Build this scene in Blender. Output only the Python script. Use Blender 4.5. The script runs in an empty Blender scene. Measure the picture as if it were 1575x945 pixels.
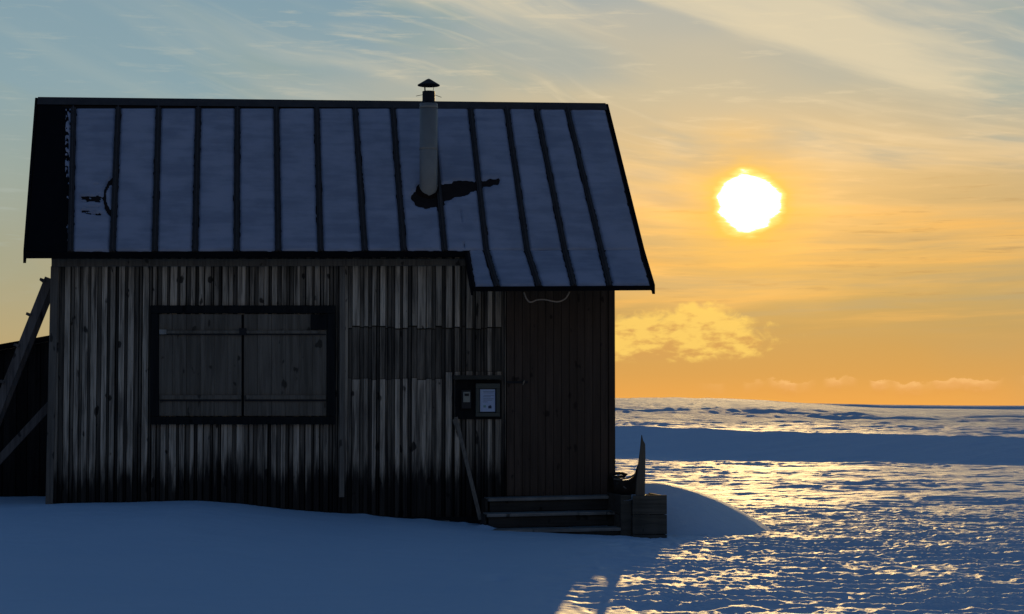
import bpy, bmesh, math, random
import numpy as np
from mathutils import Vector, Matrix
random.seed(7); RNG = np.random.default_rng(11)
R = math.radians
S = bpy.context.scene
COL = S.collection
# ------------------------------------------------------------------ camera
F = 2900.0; CX, CY, HZ = 787.5, 472.5, 625.0
ZC = 1.45
PHI = math.atan((HZ - CY) / F)
cam = bpy.data.cameras.new('camera'); cam.sensor_width = 36.0; cam.lens = 36.0 * F / 1575.0
cam.clip_start = 0.1; cam.clip_end = 20000
camo = bpy.data.objects.new('camera', cam); COL.objects.link(camo)
camo.location = (0, 0, ZC); camo.rotation_euler = (math.pi / 2 + PHI, 0, 0)
S.camera = camo
SUN_AZ, SUN_EL = math.atan((1150 - CX) / F), math.atan(312 / F)

LAMP_EL = R(9.5)

def ray(u, v):
    x, y, z = (u - CX) / F, 1.0, (CY - v) / F
    c, s = math.cos(PHI), math.sin(PHI)
    return Vector((x, y * c - z * s, y * s + z * c))

# ------------------------------------------------------------------ view, world, sun
S.view_settings.view_transform = 'Standard'; S.view_settings.look = 'None'
S.view_settings.exposure = 0.0; S.view_settings.gamma = 1.0
S.cycles.max_bounces = 6; S.cycles.diffuse_bounces = 3; S.cycles.glossy_bounces = 2
S.cycles.caustics_reflective = False; S.cycles.caustics_refractive = False

def lin(r, g, b):
    f = lambda c: c / 255 / 12.92 if c / 255 <= 0.04045 else ((c / 255 + .055) / 1.055) ** 2.4
    return (f(r), f(g), f(b), 1.0)

class G:
    """tiny node-graph builder: scalars and colours as sockets"""
    def __init__(s, nt): s.nt = nt
    def n(s, t, **k):
        o = s.nt.nodes.new(t)
        for a, b in k.items(): setattr(o, a, b)
        return o
    def put(s, sock, v):
        if isinstance(v, bpy.types.NodeSocket): s.nt.links.new(v, sock)
        else: sock.default_value = v
    def m(s, op, *a, clamp=False):
        o = s.n('ShaderNodeMath', operation=op); o.use_clamp = clamp
        for i, v in enumerate(a): s.put(o.inputs[i], v)
        return o.outputs[0]
    def add(s, a, b): return s.m('ADD', a, b)
    def sub(s, a, b): return s.m('SUBTRACT', a, b)
    def mul(s, a, b): return s.m('MULTIPLY', a, b)
    def smooth(s, v, a, b, lo=0.0, hi=1.0):
        o = s.n('ShaderNodeMapRange', interpolation_type='SMOOTHSTEP')
        s.put(o.inputs['Value'], v); o.inputs['From Min'].default_value = a; o.inputs['From Max'].default_value = b
        o.inputs['To Min'].default_value = lo; o.inputs['To Max'].default_value = hi
        return o.outputs['Result']
    def ramp(s, v, lo, hi, stops):
        o = s.n('ShaderNodeMapRange'); s.put(o.inputs['Value'], v)
        o.inputs['From Min'].default_value = lo; o.inputs['From Max'].default_value = hi
        r = s.n('ShaderNodeValToRGB'); s.nt.links.new(o.outputs['Result'], r.inputs[0])
        e = r.color_ramp.elements
        for i, (p, c) in enumerate(stops):
            el = e[i] if i < 2 else e.new(1.0)
            el.position = (p - lo) / (hi - lo); el.color = c
        return r.outputs['Color']
    def mix(s, f, a, b, mode='MIX'):
        o = s.n('ShaderNodeMix', data_type='RGBA', blend_type=mode); o.clamp_factor = True
        s.put(o.inputs[0], f); s.put(o.inputs[6], a); s.put(o.inputs[7], b)
        return o.outputs[2]
    def vec(s, x, y, z):
        o = s.n('ShaderNodeCombineXYZ')
        for i, v in enumerate((x, y, z)): s.put(o.inputs[i], v)
        return o.outputs[0]
    def noise(s, v, scale=1.0, detail=5.0, rough=.55, dist=0.0):
        o = s.n('ShaderNodeTexNoise'); s.put(o.inputs['Vector'], v)
        o.inputs['Scale'].default_value = scale; o.inputs['Detail'].default_value = detail
        o.inputs['Roughness'].default_value = rough; o.inputs['Distortion'].default_value = dist
        return o.outputs['Fac']

def build_world():
    w = bpy.data.worlds.new('World'); S.world = w; w.use_nodes = True
    nt = w.node_tree; nt.nodes.clear(); g = G(nt)
    tc = g.n('ShaderNodeTexCoord'); sp = g.n('ShaderNodeSeparateXYZ'); nt.links.new(tc.outputs['Generated'], sp.inputs[0])
    X, Y, Z = sp.outputs
    D = 57.29578
    U = g.mul(g.m('ARCTAN2', X, Y), D)                       # azimuth, degrees
    V = g.mul(g.m('ARCSINE', Z), D)                          # elevation, degrees
    su, sv = math.degrees(SUN_AZ), math.degrees(SUN_EL)
    dU = g.sub(U, su); dV = g.sub(V, sv); aU = g.m('ABSOLUTE', dU)
    # broad colours, sun side and away from it
    warm = g.ramp(V, 0, 60, [(0, lin(244, 170, 78)), (1.0, lin(222, 164, 84)), (2.4, lin(204, 163, 94)), (3.2, lin(206, 168, 100)), (5, lin(230, 182, 106)),
                             (7, lin(218, 186, 132)), (9.5, lin(200, 188, 158)), (12.5, lin(190, 186, 172)),
                             (20, lin(100, 138, 165)), (32, lin(36, 80, 135)), (60, lin(6, 74, 146))])
    cool = g.ramp(V, 0, 60, [(0, lin(205, 160, 100)), (2, lin(186, 166, 120)), (4, lin(170, 165, 134)), (7, lin(156, 168, 158)),
                             (9.5, lin(140, 165, 172)), (12.5, lin(132, 159, 171)), (20, lin(78, 118, 152)), (32, lin(34, 78, 132)), (60, lin(6, 74, 146))])
    back = g.ramp(V, 0, 60, [(0, lin(122, 112, 104)), (8, lin(112, 108, 112)), (20, lin(66, 92, 128)), (40, lin(16, 80, 142)), (60, lin(6, 74, 146))])
    wav = g.mul(g.sub(g.noise(g.vec(g.mul(U, .09), g.mul(V, .25), 3.0), 1, 3), .5), 14.0)
    rs = g.m('SQRT', g.add(g.mul(aU, aU), g.mul(g.m('POWER', g.m('MAXIMUM', dV, 0.0), 2.0), 2.4)))
    c = g.mix(g.smooth(g.add(rs, wav), 4.5, 18), warm, cool)
    c = g.mix(g.smooth(aU, 30, 80), c, back)
    # cirrus: streaks that lie flat low down and slant higher up
    k = g.smooth(V, 3.5, 9.0, 0.02, 0.30)
    wx = g.mul(g.sub(g.noise(g.vec(g.mul(U, .10), g.mul(V, .22), 9.0), 1, 1.5), .5), 2.6)
    t = g.add(g.add(V, g.mul(k, U)), wx)
    n1 = g.noise(g.vec(g.mul(U, .085), g.mul(t, .62), 1.7), 1, 6, .52)
    n2 = g.noise(g.vec(g.mul(U, .30), g.mul(t, 3.0), 5.1), 1, 6, .58)
    n3 = g.noise(g.vec(g.mul(U, .10), g.mul(t, .38), 8.8), 1, 4, .55)
    vis = g.smooth(aU, 32, 75, 1, 0)
    vis2 = g.mul(vis, g.smooth(U, -14, 0, .25, 1))
    hi = g.mul(g.mul(g.smooth(n1, .44, .68), vis2), g.smooth(V, 1.8, 3.8))
    hc = g.mix(g.smooth(V, 4.0, 10.0), lin(255, 196, 108), lin(234, 216, 178))
    hc = g.mix(g.smooth(aU, 6, 20), hc, lin(178, 186, 176))
    c = g.mix(g.mul(hi, .66), c, hc)
    f2 = g.mul(g.mul(g.smooth(n2, .50, .72), g.smooth(n3, .42, .6)), g.mul(vis2, g.smooth(V, 2.2, 4.0)))
    c = g.mix(g.mul(f2, .50), c, hc)
    dk = g.mul(g.mul(g.smooth(n3, .52, .70), vis), g.smooth(V, 2.5, 6))
    dc = g.mix(g.smooth(V, 4.0, 9.0), lin(196, 160, 104), lin(148, 166, 162))
    c = g.mix(g.mul(dk, .72), c, dc)
    n5 = g.noise(g.vec(g.mul(U, .10), g.mul(g.add(V, g.mul(wx, .35)), 1.5), 3.9), 1, 5, .55)
    low = g.mul(g.mul(g.smooth(V, 7.5, 5.0), g.smooth(V, 1.6, 3.2)), g.smooth(aU, 18, 9))
    c = g.mix(g.mul(g.mul(g.smooth(n5, .50, .66), low), .55), c, lin(255, 190, 96))
    c = g.mix(g.mul(g.mul(g.smooth(n5, .52, .36), low), .62), c, lin(190, 166, 118))
    n6 = g.noise(g.vec(g.mul(U, .5), g.mul(V, 4.2), 7.7), 1, 6, .62)
    c = g.mix(g.mul(g.mul(g.smooth(n6, .54, .72), g.mul(vis, g.smooth(V, 3.0, 4.5))), .30), c, hc)
    bl = g.sub(1.0, g.m('SQRT', g.add(g.m('POWER', g.mul(g.sub(U, 1.2), 1 / 4.0), 2.0), g.m('POWER', g.mul(g.add(g.sub(V, 10.6), g.mul(g.sub(U, 1.2), .22)), 1 / 1.2), 2.0))))
    c = g.mix(g.mul(g.smooth(g.add(bl, g.mul(g.sub(n1, .5), 1.2)), .0, .7), .6), c, lin(158, 170, 168))
    n4 = g.noise(g.vec(g.mul(U, .45), g.mul(V, 5.5), 2.2), 1, 5, .6)
    thin = g.mul(g.mul(g.smooth(n4, .56, .70), g.smooth(V, 2.6, 3.6)), g.mul(g.smooth(V, 8.0, 5.0), g.smooth(aU, 14, 8)))
    c = g.mix(g.mul(thin, .42), c, lin(186, 146, 92))
    # low heap cloud right of the hut
    def puff(u0, v0, ru, rv, sc, seed, flat=1.0):
        x = g.mul(g.sub(U, u0), 1 / ru); y = g.mul(g.sub(V, v0), 1 / rv)
        yb = g.m('MAXIMUM', y, g.mul(y, -flat * 1.0))
        r = g.m('SQRT', g.add(g.mul(x, x), g.mul(yb, yb)))
        nn = g.noise(g.vec(U, g.mul(V, 1.5), seed), sc, 6, .55, .4)
        return g.add(g.sub(1.0, r), g.mul(g.sub(nn, .5), 1.45))
    p1 = puff(4.5, 1.92, 3.5, .92, 1.3, 4.4, 1.5)
    p2 = puff(5.7, 2.45, 1.5, .70, 1.5, 7.4, 1.0)
    p = g.m('MAXIMUM', p1, p2)
    nb = g.noise(g.vec(g.mul(U, 1.0), g.mul(V, 2.2), 0.3), 1.7, 5, .52)
    pc = g.mix(g.smooth(g.add(nb, g.mul(g.sub(V, 2.1), .14)), .30, .56), lin(216, 162, 88), lin(255, 210, 104))
    c = g.mix(g.mul(g.smooth(p, -.06, .34), .84), c, pc)
    # thin row of clouds on the horizon
    top = g.add(.30, g.mul(g.noise(g.vec(g.mul(U, .55), 0.0, 5.5), 1, 3, .5), .85))
    puffs = g.add(top, g.mul(g.sub(g.noise(g.vec(U, g.mul(V, 2.0), 1.1), 2.6, 6, .6), .5), .38))
    d = g.sub(puffs, V)
    edge = g.mul(g.smooth(d, 0.0, .05), g.smooth(d, .40, .04))
    rng = g.mul(g.smooth(U, 5.0, 9.0), g.smooth(U, 16.5, 14.0))
    brk = g.smooth(g.noise(g.vec(g.mul(U, .8), 0.0, 2.9), 1, 2, .5), .42, .58)
    c = g.mix(g.mul(g.mul(edge, rng), g.mul(brk, .75)), c, lin(255, 196, 122))
    c = g.mix(g.mul(g.mul(g.smooth(d, .04, .16), g.smooth(d, .55, .12)), g.mul(g.mul(rng, brk), .30)), c, lin(222, 146, 74))
    # aureole and the burnt-out sun itself
    rr = g.m('SQRT', g.add(g.mul(dU, dU), g.mul(dV, dV)))
    rw = g.m('SQRT', g.add(g.mul(g.mul(dU, dU), .40), g.mul(dV, dV)))
    halo = g.mul(g.m('EXPONENT', g.mul(g.m('POWER', g.mul(rw, 1 / 2.2), 1.4), -1.0)), .50)
    c = g.mix(1.0, c, g.mix(halo, (0, 0, 0, 1), (.9, .42, .03, 1)), 'ADD')
    ang = g.noise(g.vec(dU, g.mul(dV, 1.6), 6.0), .75, 2, .5)
    ang2 = g.noise(g.vec(g.mul(dU, .8), g.mul(dV, 3.4), 2.5), 1.6, 5, .6)
    re = g.add(g.add(g.add(rr, .07), g.mul(g.sub(ang, .5), .75)), g.mul(g.sub(ang2, .5), .42))
    c = g.mix(g.smooth(re, 2.9, 1.0, 0, .45), c, (1.05, .56, .08, 1))
    c = g.mix(g.smooth(re, 1.6, .85, 0, .8), c, (1.15, .66, .08, 1))
    c = g.mix(g.smooth(re, 1.20, .80), c, (1.5, 1.15, .36, 1))
    c = g.mix(g.smooth(re, .99, .80), c, (5.5, 5.2, 4.4, 1))
    # physical sky high up, where only its light reaches the scene
    sky = g.n('ShaderNodeTexSky', sky_type='NISHITA'); sky.sun_disc = False
    sky.sun_elevation = LAMP_EL; sky.sun_rotation = SUN_AZ; sky.air_density = 1.0; sky.dust_density = .6; sky.ozone_density = 2.5
    bg1 = g.n('ShaderNodeBackground'); nt.links.new(c, bg1.inputs[0]); bg1.inputs[1].default_value = 1.0
    bg2 = g.n('ShaderNodeBackground'); nt.links.new(sky.outputs[0], bg2.inputs[0]); bg2.inputs[1].default_value = 0.05
    mx = g.n('ShaderNodeMixShader'); g.put(mx.inputs[0], g.smooth(V, 22, 48, 0, .75))
    nt.links.new(bg1.outputs[0], mx.inputs[1]); nt.links.new(bg2.outputs[0], mx.inputs[2])
    out = g.n('ShaderNodeOutputWorld'); nt.links.new(mx.outputs[0], out.inputs[0])
    w.cycles.sampling_method = 'MANUAL'; w.cycles.sample_map_resolution = 1024
build_world()

sl = bpy.data.lights.new('sun', 'SUN'); sl.energy = 3.1; sl.angle = R(.6); sl.color = (1.0, .64, .23)
so = bpy.data.objects.new('sun', sl); COL.objects.link(so)
sd = Vector((math.sin(SUN_AZ) * math.cos(LAMP_EL), math.cos(SUN_AZ) * math.cos(LAMP_EL), math.sin(LAMP_EL)))
so.rotation_euler = sd.to_track_quat('Z', 'Y').to_euler(); so.location = (8, 60, 12)

# ------------------------------------------------------------------ materials
def mat(name, rough=.8, spec=.3):
    m = bpy.data.materials.new(name); m.use_nodes = True
    nt = m.node_tree; b = nt.nodes['Principled BSDF']
    b.inputs['Roughness'].default_value = rough; b.inputs['Specular IOR Level'].default_value = spec
    return m, G(nt), b
def bump(g, b, h, strength, dist):
    o = g.n('ShaderNodeBump'); o.inputs['Strength'].default_value = strength; o.inputs['Distance'].default_value = dist
    g.put(o.inputs['Height'], h); g.nt.links.new(o.outputs[0], b.inputs['Normal'])
def obco(g):
    t = g.n('ShaderNodeTexCoord'); s = g.n('ShaderNodeSeparateXYZ'); g.nt.links.new(t.outputs['Object'], s.inputs[0])
    return s.outputs
M = {}
def wood(name, dark, light, stain=None, rough=.85, spec=.15, along='z', fine=38, tone=True):
    m, g, b = mat(name, rough, spec); X, Y, Z = obco(g)
    if along == 'z': v = g.vec(g.mul(X, fine), g.mul(Y, fine), g.mul(Z, 1.6))
    elif along == 'x': v = g.vec(g.mul(X, 1.6), g.mul(Y, fine), g.mul(Z, fine))
    else: v = g.vec(g.mul(X, fine), g.mul(Y, 1.6), g.mul(Z, fine))
    gr = g.noise(v, 1, 6, .65, .4)
    big = g.noise(g.vec(g.mul(X, 5), g.mul(Y, 5), g.mul(Z, 1.1)), 1, 3, .5)
    fac = g.smooth(g.add(gr, g.mul(g.sub(big, .5), .5)), .30, .68)
    if tone:
        at = g.n('ShaderNodeAttribute', attribute_name='tone'); tf = at.outputs['Fac']
        fac = g.mul(g.add(.25, g.mul(fac, .75)), tf)
    c = g.mix(fac, dark + (1,), light + (1,))
    kn = g.noise(g.vec(g.mul(X, 11), g.mul(Y, 11), g.mul(Z, 5.5)), 1, 2, .4)
    c = g.mix(g.mul(g.smooth(kn, .67, .72), .85), c, tuple(x * .5 for x in dark) + (1,))
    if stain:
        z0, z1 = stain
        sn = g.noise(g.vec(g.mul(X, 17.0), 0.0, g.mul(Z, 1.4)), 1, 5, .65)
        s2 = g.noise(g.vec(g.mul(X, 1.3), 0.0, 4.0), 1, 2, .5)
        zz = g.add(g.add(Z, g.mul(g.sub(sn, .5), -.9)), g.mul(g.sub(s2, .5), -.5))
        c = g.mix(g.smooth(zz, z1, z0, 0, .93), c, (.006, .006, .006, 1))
        st = g.noise(g.vec(g.mul(X, 14), 0.0, g.mul(Z, .5)), 1, 4, .6)     # long run marks
        c = g.mix(g.smooth(st, .56, .68, 0, .75), c, (.012, .012, .012, 1))
    g.nt.links.new(c, b.inputs['Base Color'])
    bump(g, b, gr, .5, .004)
    M[name] = m
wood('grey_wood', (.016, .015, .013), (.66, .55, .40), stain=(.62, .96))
wood('shutter_wood', (.085, .072, .052), (.23, .195, .145), fine=30)
wood('trim_wood', (.08, .07, .055), (.27, .235, .18), fine=40)
wood('trim_long', (.03, .032, .033), (.17, .16, .13), along='x', fine=40)
wood('black_wood', (.006, .007, .007), (.022, .023, .022), fine=30)
wood('door_wood', (.054, .038, .026), (.105, .074, .052), fine=34)
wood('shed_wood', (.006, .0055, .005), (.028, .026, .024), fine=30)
wood('step_wood', (.10, .095, .08), (.34, .32, .27), along='x', fine=34)
wood('riser_wood', (.025, .024, .020), (.085, .08, .065), along='x', fine=34)
wood('crate_wood', (.040, .037, .028), (.12, .11, .085), along='x', fine=30)
wood('pale_wood', (.12, .115, .10), (.36, .34, .29), fine=40)
wood('beam_wood', (.05, .042, .036), (.22, .19, .16), along='z', fine=30)

def plain(name, col, rough=.7, spec=.3, var=.4, sc=12, metal=0.0, bp=.2):
    m, g, b = mat(name, rough, spec); X, Y, Z = obco(g)
    n = g.noise(g.vec(X, Y, Z), sc, 5, .6)
    c = g.mix(n, tuple(x * (1 - var) for x in col) + (1,), tuple(min(1, x * (1 + var)) for x in col) + (1,))
    g.nt.links.new(c, b.inputs['Base Color']); b.inputs['Metallic'].default_value = metal
    if bp: bump(g, b, n, bp, .004)
    M[name] = m
plain('tar', (.006, .006, .007), .9, .1, .5, 9)
plain('roof_sheet', (.026, .018, .014), .85, .15, .5, 7)
plain('rib_metal', (.060, .052, .046), .75, .25, .5, 9)
plain('soot', (.022, .012, .009), .95, .05, .5, 16)
plain('steel', (.30, .285, .24), .5, .4, .2, 6, .25, .1)
plain('black_steel', (.012, .012, .012), .6, .3, .3, 8)
plain('paper', (.50, .58, .72), .6, .3, .04, 30, 0, 0)
plain('ink', (.24, .29, .38), .7, .2, .05, 30, 0, 0)
plain('ink_dark', (.05, .06, .10), .7, .2, .05, 30, 0, 0)
plain('ink_green', (.22, .36, .34), .7, .2, .05, 30, 0, 0)
plain('board_frame', (.085, .088, .066), .7, .3, .15, 20)
plain('plastic_pale', (.30, .29, .22), .5, .4, .1, 20)
plain('plastic_black', (.008, .008, .008), .5, .4, .1, 20)
plain('cable', (.42, .34, .26), .6, .3, .2, 30)
plain('cloth_dark', (.03, .024, .018), .9, .1, .6, 18, 0, .6)
plain('brass', (.30, .24, .16), .45, .5, .2, 20, .5)

def snow(name, roof=False):
    m, g, b = mat(name, .62, .12)
    t = g.n('ShaderNodeTexCoord'); s = g.n('ShaderNodeSeparateXYZ'); g.nt.links.new(t.outputs['Object'], s.inputs[0]); X, Y, Z = s.outputs
    if roof:
        n = g.noise(g.vec(g.mul(X, 2.0), g.mul(Y, 9), g.mul(Z, 9)), 1, 6, .6)
        n2 = g.noise(g.vec(X, Y, Z), 2.2, 4, .6)
        c = g.mix(g.smooth(g.add(g.mul(n, .5), g.mul(n2, .5)), .38, .60), (.32, .34, .39, 1), (.44, .45, .50, 1))
        band = g.noise(g.vec(g.mul(X, .5), g.mul(Y, 30), g.mul(Z, 30)), 1, 3, .5)
        bump(g, b, band, .35, .006); b.inputs['Roughness'].default_value = .7
        g.nt.links.new(c, b.inputs['Base Color']); M[name] = m; return
    n = g.noise(g.vec(g.mul(X, 1.0), g.mul(Y, 3.0), 0.0), .5, 5, .6)
    c = g.mix(n, (.58, .75, .84, 1), (.66, .80, .87, 1))
    g.nt.links.new(c, b.inputs['Base Color'])
    # small crust relief: fine near by, broad wind-packed streaks far off
    geo = g.n('ShaderNodeNewGeometry'); ps = g.n('ShaderNodeSeparateXYZ'); g.nt.links.new(geo.outputs['Position'], ps.inputs[0])
    px, py = ps.outputs[0], ps.outputs[1]
    g.put(b.inputs['Roughness'], g.smooth(py, 45, 75, .60, .78))
    g.put(b.inputs['Specular IOR Level'], g.smooth(py, 45, 75, .10, .075))
    right = g.smooth(g.sub(px, g.mul(g.sub(py, 12), .10)), .2, 1.2)
    fine = g.noise(g.vec(g.mul(px, 9), g.mul(py, 20), 0.0), 1, 5, .62)
    mid = g.noise(g.vec(g.mul(px, .9), g.mul(py, 3.2), 1.0), 1, 7, .65)
    far = g.noise(g.vec(g.mul(px, .16), g.mul(py, .42), 2.0), 1, 8, .65)
    h = g.add(g.mul(fine, g.mul(.014, g.add(.35, right))), g.add(g.mul(g.mul(mid, .05), g.smooth(py, 19, 26)), g.mul(g.mul(far, .9), g.smooth(py, 54, 70))))
    bump(g, b, h, 1.0, 1.0)
    b.inputs['Subsurface Weight'].default_value = 0.0
    M[name] = m
snow('snow'); snow('roof_snow', True)

# ------------------------------------------------------------------ mesh helpers
def link(name, me, parent=None, m=None):
    o = bpy.data.objects.new(name, me); COL.objects.link(o)
    if parent is not None: o.parent = parent
    if m: me.materials.append(M[m])
    return o
def empty(name, loc=(0, 0, 0), rz=0.0):
    o = bpy.data.objects.new(name, None); COL.objects.link(o); o.location = loc; o.rotation_euler = (0, 0, rz); o.empty_display_size = .2
    return o
def tag(o, label, cat, group=None):
    o['label'] = label; o['category'] = cat
    if group: o['group'] = group
    return o
class MB:
    def __init__(s): s.v = []; s.f = []; s.t = []
    def add(s, vs, fs, tone=1.0):
        k = len(s.v); s.v += [tuple(p) for p in vs]
        for f in fs: s.f.append([i + k for i in f]); s.t.append(tone)
    def hexa(s, p, tone=1.0):
        # p: 8 points, 0-3 front ring (ccw seen from front), 4-7 back ring
        s.add(p, [(0, 1, 2, 3), (7, 6, 5, 4), (0, 4, 5, 1), (1, 5, 6, 2), (2, 6, 7, 3), (3, 7, 4, 0)], tone)
    def box(s, x0, x1, y0, y1, z0, z1, tone=1.0, sk=0.0):
        s.hexa([(x0, y0, z0), (x1, y0, z0), (x1 + sk, y0, z1), (x0 + sk, y0, z1), (x0, y1, z0), (x1, y1, z0), (x1 + sk, y1, z1), (x0 + sk, y1, z1)], tone)
    def bar(s, a, b, w, h, up=(0, 1, 0), tone=1.0, taper=1.0):
        a, b = Vector(a), Vector(b); d = (b - a).normalized(); s1 = d.cross(Vector(up)).normalized(); s2 = s1.cross(d).normalized()
        q = []
        for c, k in ((a, 1.0), (b, taper)):
            for i, j in ((-1, -1), (1, -1), (1, 1), (-1, 1)): q.append(c + s1 * (i * w * k / 2) + s2 * (j * h * k / 2))
        s.hexa(q, tone)
    def tube(s, pts, r, n=10, tone=1.0, radii=None):
        pts = [Vector(p) for p in pts]; rings = []
        for i, p in enumerate(pts):
            d = (pts[min(i + 1, len(pts) - 1)] - pts[max(i - 1, 0)]).normalized()
            a = d.cross(Vector((.31, .77, .11)).normalized()).normalized(); b2 = d.cross(a)
            rr = radii[i] if radii else r
            rings.append([p + a * math.cos(2 * math.pi * j / n) * rr + b2 * math.sin(2 * math.pi * j / n) * rr for j in range(n)])
        vs = [q for ring in rings for q in ring]; fs = []
        for i in range(len(pts) - 1):
            for j in range(n): fs.append((i * n + j, i * n + (j + 1) % n, (i + 1) * n + (j + 1) % n, (i + 1) * n + j))
        fs.append(tuple(range(n))[::-1]); fs.append(tuple((len(pts) - 1) * n + j for j in range(n)))
        s.add(vs, fs, tone)
    def build(s, name, m, parent=None, bevel=0.0, smooth=False):
        me = bpy.data.meshes.new(name); me.from_pydata(s.v, [], s.f); me.update()
        bm = bmesh.new(); bm.from_mesh(me); bmesh.ops.recalc_face_normals(bm, faces=bm.faces); bm.to_mesh(me); bm.free()
        at = me.attributes.new('tone', 'FLOAT', 'FACE'); at.data.foreach_set('value', s.t)
        if smooth:
            me.polygons.foreach_set('use_smooth', [True] * len(me.polygons))
        o = link(name, me, parent, m)
        if bevel:
            b = o.modifiers.new('b', 'BEVEL'); b.width = bevel; b.segments = 1; b.limit_method = 'ANGLE'; b.angle_limit = R(40)
        return o

def vnoise(x, y, seed=0):
    """gradient-free value noise, quintic, vectorised"""
    xi = np.floor(x).astype(np.int64); yi = np.floor(y).astype(np.int64)
    xf = x - xi; yf = y - yi
    u = xf * xf * xf * (xf * (xf * 6 - 15) + 10); v = yf * yf * yf * (yf * (yf * 6 - 15) + 10)
    def h(a, b):
        n = (a * 374761393 + b * 668265263 + seed * 1442695041) & 0xffffffff
        n = ((n ^ (n >> 13)) * 1274126177) & 0xffffffff
        return ((n ^ (n >> 16)) & 0xffff) / 65535.0
    return (h(xi, yi) * (1 - u) + h(xi + 1, yi) * u) * (1 - v) + (h(xi, yi + 1) * (1 - u) + h(xi + 1, yi + 1) * u) * v
def fbm(x, y, o=4, seed=0, rough=.5):
    s = 0; a = 1; t = 0
    for i in range(o):
        s = s + a * vnoise(x * 2 ** i + 17.3 * i, y * 2 ** i - 9.1 * i, seed + i); t += a; a *= rough
    return s / t - .5
def ss(v, a, b):
    t = np.clip((v - a) / (b - a), 0, 1); return t * t * (3 - 2 * t)

# ------------------------------------------------------------------ cabin frame
TH = R(9.5)
O0 = ray(510, 625) * 20.5; OX, OY = O0.x, O0.y
EX = Vector((math.cos(TH), math.sin(TH), 0)); EY = Vector((-math.sin(TH), math.cos(TH), 0))
def L(u, v, yl=0.0):
    """the cabin-frame point where the sight line of photo point (u, v) meets the upright plane y = yl"""
    r = ray(u, v); o = Vector((-OX, -OY, ZC))
    k = (yl - o.dot(EY)) / r.dot(EY); p = o + r * k
    return Vector((p.dot(EX), yl, p.z))
def LP(u, v, n, d):
    """meets the plane n.p = d (cabin frame)"""
    r = ray(u, v); o = Vector((-OX, -OY, ZC))
    o = Vector((o.dot(EX), o.dot(EY), o.z)); r = Vector((r.dot(EX), r.dot(EY), r.z))
    return o + r * ((d - n.dot(o)) / n.dot(r))
def to_world(p): return Vector((OX, OY, 0)) + EX * p[0] + EY * p[1] + Vector((0, 0, p[2]))
def pix(p):
    """cabin frame -> photo pixel"""
    w = to_world(p) - Vector((0, 0, ZC)); c, s = math.cos(PHI), math.sin(PHI)
    d = w.y * c + w.z * s; h = -w.y * s + w.z * c
    return CX + F * w.x / d, CY - F * h / d

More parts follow.
